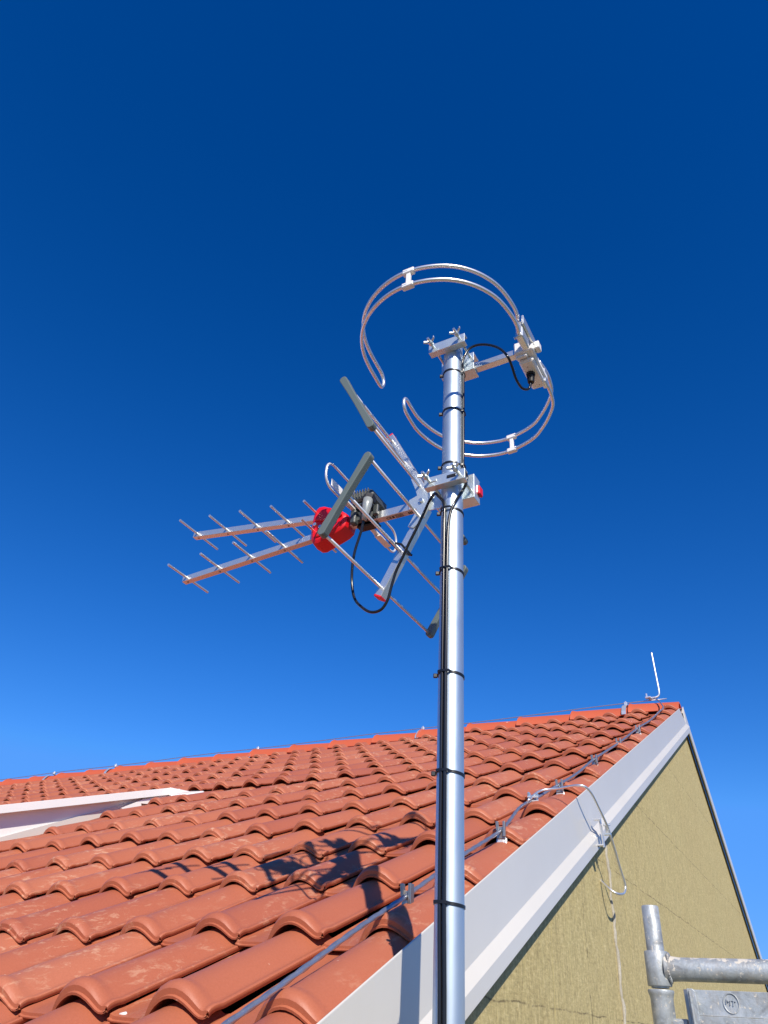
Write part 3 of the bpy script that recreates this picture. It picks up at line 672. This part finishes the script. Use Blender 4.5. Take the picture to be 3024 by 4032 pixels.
for (a, b) in ((rods[0], rods[2]), (rods[3], rods[5])):
    for sy in (-1, 1):
        A = Vector((a[0]-.001, YB+sy*.258, a[1])); B = Vector((b[0]-.001, YB+sy*.258, b[1])); ax = (B-A).normalized(); nn = ax.cross(Vector((0, 1, 0))).normalized()
        ro = .0095; poly = []
        for k in range(9): an = R(90+k*22.5); poly.append(A+ax*ro*math.cos(an)+nn*ro*math.sin(an))
        for t_, w_ in ((.25, .0080), (.5, .0074), (.75, .0080)): poly.append(A+(B-A)*t_-nn*w_)
        for k in range(9): an = R(-90+k*22.5); poly.append(B+ax*ro*math.cos(an)+nn*ro*math.sin(an))
        for t_, w_ in ((.75, .0080), (.5, .0074), (.25, .0080)): poly.append(A+(B-A)*t_+nn*w_)
        mb = MB(); mb.prism([p-Vector((0, .009, 0)) for p in poly], (0, .018, 0)); P_(mb, 'rod_strip', m_grey, bevel=.0018)
# zinc hub bracket behind the mast
mb = MB()
hub = [(-.702, 1.132), (-.690, 1.140), (-.668, 1.095), (-.652, 1.083), (-.600, 1.083), (-.600, 1.020), (-.652, 1.022), (-.668, 1.000), (-.690, .982), (-.705, .990), (-.690, 1.018), (-.683, 1.036), (-.705, 1.040), (-.705, 1.068), (-.683, 1.076), (-.690, 1.100)]
mb.prism([(x, YB-.0155, z) for x, z in hub], (0, .003, 0)); hubo = P_(mb, 'hub_bracket', m_zinc, bevel=.0008)
mb = MB(); mb.tube(spline([(-.652, YB-.017, 1.098), (-.645, YB-.019, 1.075), (-.643, YB-.019, 1.052), (-.650, YB-.019, 1.028), (-.664, YB-.017, 1.004)], 6), .0045, 10); o = mb.make('pressed_rib', m_zinc, None, True); o.parent = hubo
mb = MB(); mb.tube([(-.670, YB-.015, 1.056), (-.670, YB-.021, 1.056)], .006, 12); o = mb.make('rivet', m_bolt, None, False, .001); o.parent = hubo
def channel(mb, x0, x1, y, z0, z1, depth, th=.003):
    mb.box(((x0+x1)/2, y, (z0+z1)/2), (x1-x0, th, z1-z0)); mb.box(((x0+x1)/2, y+depth/2, z0+th/2-.0002), (x1-x0-.0004, depth, th)); mb.box(((x0+x1)/2, y+depth/2, z1-th/2+.0002), (x1-x0-.0004, depth, th))
def wing_bolt(parent, x, z, y0, y1, m=m_bolt):
    mb = MB(); mb.tube([(x, y0, z), (x, y1, z)], .0036, 10); b = mb.make('bolt', m, parent)
    yn = y0+.016
    mb = MB(); mb.tube([(x, yn-.004, z), (x, yn+.008, z)], .0072, 10)
    for s_ in (-1, 1): mb.prism([(x+s_*.004, yn+.004, z-.002), (x+s_*.016, yn-.008, z+.004*s_-.002), (x+s_*.014, yn-.012, z+.004*s_-.002), (x+s_*.003, yn-.003, z-.002)], (0, 0, .006))
    o = mb.make('wing_nut', m, None, False, .0008); o.parent = b
    return b
# front plate (toothed channel) and back channel of the tv clamp
mb = MB(); channel(mb, -.622, -.520, MY-.041, 1.022, 1.050, .017); mb.box((-.60, MY-.0432, 1.037), (.020, .002, .006)); P_(mb, 'clamp_plate', m_zinc, bevel=.0008)
mb = MB(); mb.box((-.553, MY-.0435, 1.037), (.022, .0015, .007)); P_(mb, 'slot', m_black)
mb = MB(); channel(mb, -.615, -.527, MY+.030, 1.018, 1.086, .034, .003); mb.box((-.5285, MY+.046, 1.052), (.003, .032, .066)); P_(mb, 'back_plate', m_zinc, bevel=.0008)
for x in (-.608, -.535): wing_bolt(tv, x, 1.037, MY-.082, MY+.045)

# ------------------------------------------------------------------ FM antenna (round folded dipole on a side boom)
fm = top('radio_antenna', (MX, MY, 1.46), "round loop radio antenna of double aluminium tubes around the mast top", 'antenna')
HZ = 1.457
Aa = [(.190, -.020), (.200, -.065), (.196, -.120), (.184, -.167), (.160, -.210), (.128, -.244), (.090, -.268), (.046, -.283), (0, -.288), (-.045, -.282), (-.088, -.266), (-.124, -.243), (-.152, -.215), (-.175, -.178), (-.190, -.138), (-.198, -.097), (-.202, -.060), (-.205, -.030)]
Ab = [(.196, .120), (.201, .165), (.199, .205), (.190, .245), (.165, .285), (.137, .318), (.102, .350), (.055, .370), (0, .380), (-.044, .374), (-.082, .360), (-.118, .336), (-.150, .308), (-.172, .270), (-.187, .225), (-.195, .180), (-.194, .140), (-.191, .105)]
def arm_(pts, tip, dz):
    P3 = [Vector((MX+x, MY+y, HZ+dz)) for x, y in pts]
    e = P3[-1]; d_ = (P3[-1]-P3[-2]).normalized(); low = [Vector((p.x, p.y, HZ-dz)) for p in P3]
    hook = [e+d_*dz*math.sin(R(a))*.95+Vector((0, 0, dz*(math.cos(R(a))-1))) for a in (22, 45, 67, 90, 113, 135, 158)]
    return spline(P3, 4)+hook+spline(low[::-1], 4)
for pts in (Aa, Ab):
    mb = MB(); mb.tube(arm_(pts, None, .0255), .0049, 14); mb.make('loop_tube', m_alutube, fm, True)
for (x, y, ang) in ((.013, -.2855, 1), (.022, .3785, -4)):
    t_ = Vector((math.cos(R(ang)), math.sin(R(ang)), 0)); nn = Vector((-t_.y, t_.x, 0)); c_ = Vector((MX+x, MY+y, HZ)); mb = MB()
    for s_ in (1, -1): mb.box(c_+Vector((0, 0, s_*.0255)), (.030, .0140, .0150), (t_, nn, (0, 0, 1)), .002)
    mb.box(c_, (.011, .008, .044), (t_, nn, (0, 0, 1)), .0008); mb.make('spacer', m_white, fm)
mb = MB(); mb.box((-.487, MY+.046, HZ-.002), (.255, .019, .019), None, .001); mb.make('side_boom', m_alu, fm)
mb = MB(); mb.box((-.353, MY+.046, HZ-.001), (.012, .022, .024), None, .0015); mb.make('boom_cap', m_white, fm)
mb = MB(); mb.box((-.388, 1.352, 1.428), (.038, .108, .016), None, .0045); mb.box((-.386, 1.345, 1.444), (.046, .112, .018), None, .003); mb.box((-.386, 1.293, 1.456), (.050, .034, .040), None, .003); mb.box((-.395, 1.289, 1.433), (.030, .010, .012), None, .002)
fb = mb.make('feed_box', m_white, fm)
for x, y in ((-.390, 1.318), (-.384, 1.392)):
    mb = MB(); mb.tube([(x, y, 1.4205), (x, y, 1.4195)], .0014, 8); o = mb.make('screw_hole', m_black); o.parent = fb
mb = MB(); mb.tube([(-.3915, 1.344, 1.421), (-.3915, 1.344, 1.413)], .0115, 16)
mb.tube([(-.3915, 1.344, 1.413), (-.3925, 1.345, 1.390)], .0085, 16)
for k in range(4): z = 1.410-k*.0048; mb.tube([(-.392, 1.3445, z), (-.392, 1.3447, z-.0026)], .0102-.0004*k, 16)
o = mb.make('cable_gland', m_black, None, False, .0006); o.parent = fb
# flattened tube lugs bolted above the box
mb = MB(); mb.box((-.374, 1.236, HZ-.010), (.018, .050, .055), None, .003); mb.box((-.362, 1.262, HZ+.016), (.006, .11, .030), None, .001); mb.make('tube_lug', m_alu, fm)
mb = MB(); mb.tube([(-.381, 1.236, HZ-.008), (-.394, 1.232, HZ-.014)], .0042, 10); mb.tube([(-.383, 1.236, HZ-.009), (-.388, 1.234, HZ-.011)], .009, 6); mb.make('lug_bolt', m_bolt, fm)
mb = MB(); mb.box((-.372, 1.40, HZ-.010), (.014, .030, .052), None, .003); mb.make('tube_lug', m_alu, fm)
mb = MB(); channel(mb, -.622, -.519, MY-.041, 1.470, 1.500, .018); mb.make('clamp_plate', m_zinc, fm, False, .001)
mb = MB(); channel(mb, -.617, -.523, MY+.030, 1.438, 1.500, .034, .0025); mb.make('back_plate', m_zinc, fm, False, .0008)
for x in (-.608, -.534): wing_bolt(fm, x, 1.487, MY-.078, MY+.045)

# ------------------------------------------------------------------ scaffold at lower right
SX, SY = -.400, 2.011
sf = top('scaffold', (SX, SY, -7), "dirty galvanised scaffold upright with a side rail, splashed with plaster, at lower right", 'scaffold')
mb = MB(); mb.tube([(SX, SY, .11), (SX, SY, .272), (SX, SY, .2735)], [.0190, .0190, .0178], 32, True); mb.make('spigot', m_scaf, sf, False, 0, 40)
mb = MB(); mb.tube([(SX, SY, .1135), (SX, SY, .1155), (SX, SY, .179), (SX, SY, .181)], [.0250, .0262, .0258, .0250], 36); mb.make('collar', m_scaf, sf, False, 0, 40)
mb = MB(); mb.tube([(SX, SY, -7), (SX, SY, .090), (SX, SY, .0975), (SX, SY, .1035), (SX, SY, .1065), (SX, SY, .1075)], [.0242, .0242, .0262, .0282, .0272, .022], 36); mb.make('upright', m_scaf, sf, False, 0, 55)
mb = MB(); mb.tube([(SX+.018, SY, .148), (SX+.032, SY, .1475), (SX+.05, SY, .147), (1.2, SY, .147)], [.027, .0245, .0230, .0230], 36); mb.make('guard_rail', m_rail, sf, False, 0, 40)
mb = MB(); 
for k in range(14): a = R(-75+k*12); mb.tube([(SX+.0255+.001*math.sin(k), SY-.022*math.cos(a*.9)*.9, .148+.026*math.sin(a)), (SX+.030, SY-.024*math.cos(a*.9)*.9, .148+.0275*math.sin(a))], .0042, 8)
mb.make('weld_bead', m_scaf, sf, True)
mb = MB(); mb.box((SX+.034, SY-.002, .02), (.036, .022, .07), None, .004); mb.make('wedge_socket', m_scaf, sf)
dk = top('scaffold_deck', (.3, 2.06, .05), "grey galvanised scaffold toe board with a round stamped emblem, under the rail", 'scaffold board')
mb = MB(); YD = 1.985
mb.prism([(-.3375, YD, .1085), (1.3, YD, .1095), (1.3, YD, .0635), (-.3325, YD, .0630)], (0, .003, 0)); mb.prism([(-.333, YD-.012, .0615), (1.3, YD-.012, .0615), (1.3, YD-.012, -.30), (-.330, YD-.012, -.30)], (0, .003, 0)); mb.prism([(-.333, YD-.012, .0615), (1.3, YD-.012, .0615), (1.3, YD+.003, .0632), (-.333, YD+.003, .0632)], (0, 0, .002))
dp = mb.make('board', m_deck, dk, False, .001)
mb = MB(); mb.prism([(-.338, YD-.002, .1095), (-.326, YD-.002, .1095), (-.321, YD-.002, .104), (-.316, YD-.002, -.05), (-.331, YD-.002, -.05)], (0, -.012, 0)); mb.prism([(-.334, YD-.0145, .106), (-.330, YD-.0145, .106), (-.326, YD-.0145, -.05), (-.330, YD-.0145, -.05)], (0, -.003, 0)); mb.make('end_stiffener', m_deck, dk, False, .001)
mb = MB(); mb.prism([(-.349, YD+.01, .109), (-.340, YD+.01, .109), (-.340, YD+.01, -.05), (-.345, YD+.01, -.05)], (0, .02, 0)); mb.make('end_hook', m_dark_metal, dk, False, .001)
ec = Vector((-.254, YD-.001, .0865)); ring = [ec+Vector((.0150*math.cos(R(a)), 0, .0178*math.sin(R(a)))) for a in range(0, 361, 10)]
mb = MB(); mb.tube(ring, .0013, 8, False); em = mb.make('stamped_ring', m_deck, dk, True)
Tm = Matrix.Translation(ec+Vector((-.001, -.0008, .001))) @ Matrix.Rotation(R(90), 4, 'X') @ Matrix.Rotation(R(-14), 4, 'Z')
o = text_mesh('stamped_letters', "MT", .0145, Tm, m_deck, None, .0012); child(o, dk)

# small white plastic bit on a tile
mb = MB(); p0 = rp(-1.212, 1.095, -.040); mb.tube([p0+Vector((-.008, .003, .008)), p0+Vector((-.0065, .003, .0085)), p0+Vector((.006, .004, .011)), p0+Vector((.0075, .004, .0115))], [.002, .0036, .0036, .002], 10); o = mb.make('plastic_plug', m_white, None, True); tag(o, "tiny white plastic plug lying at a tile edge at the bottom left", 'plug')
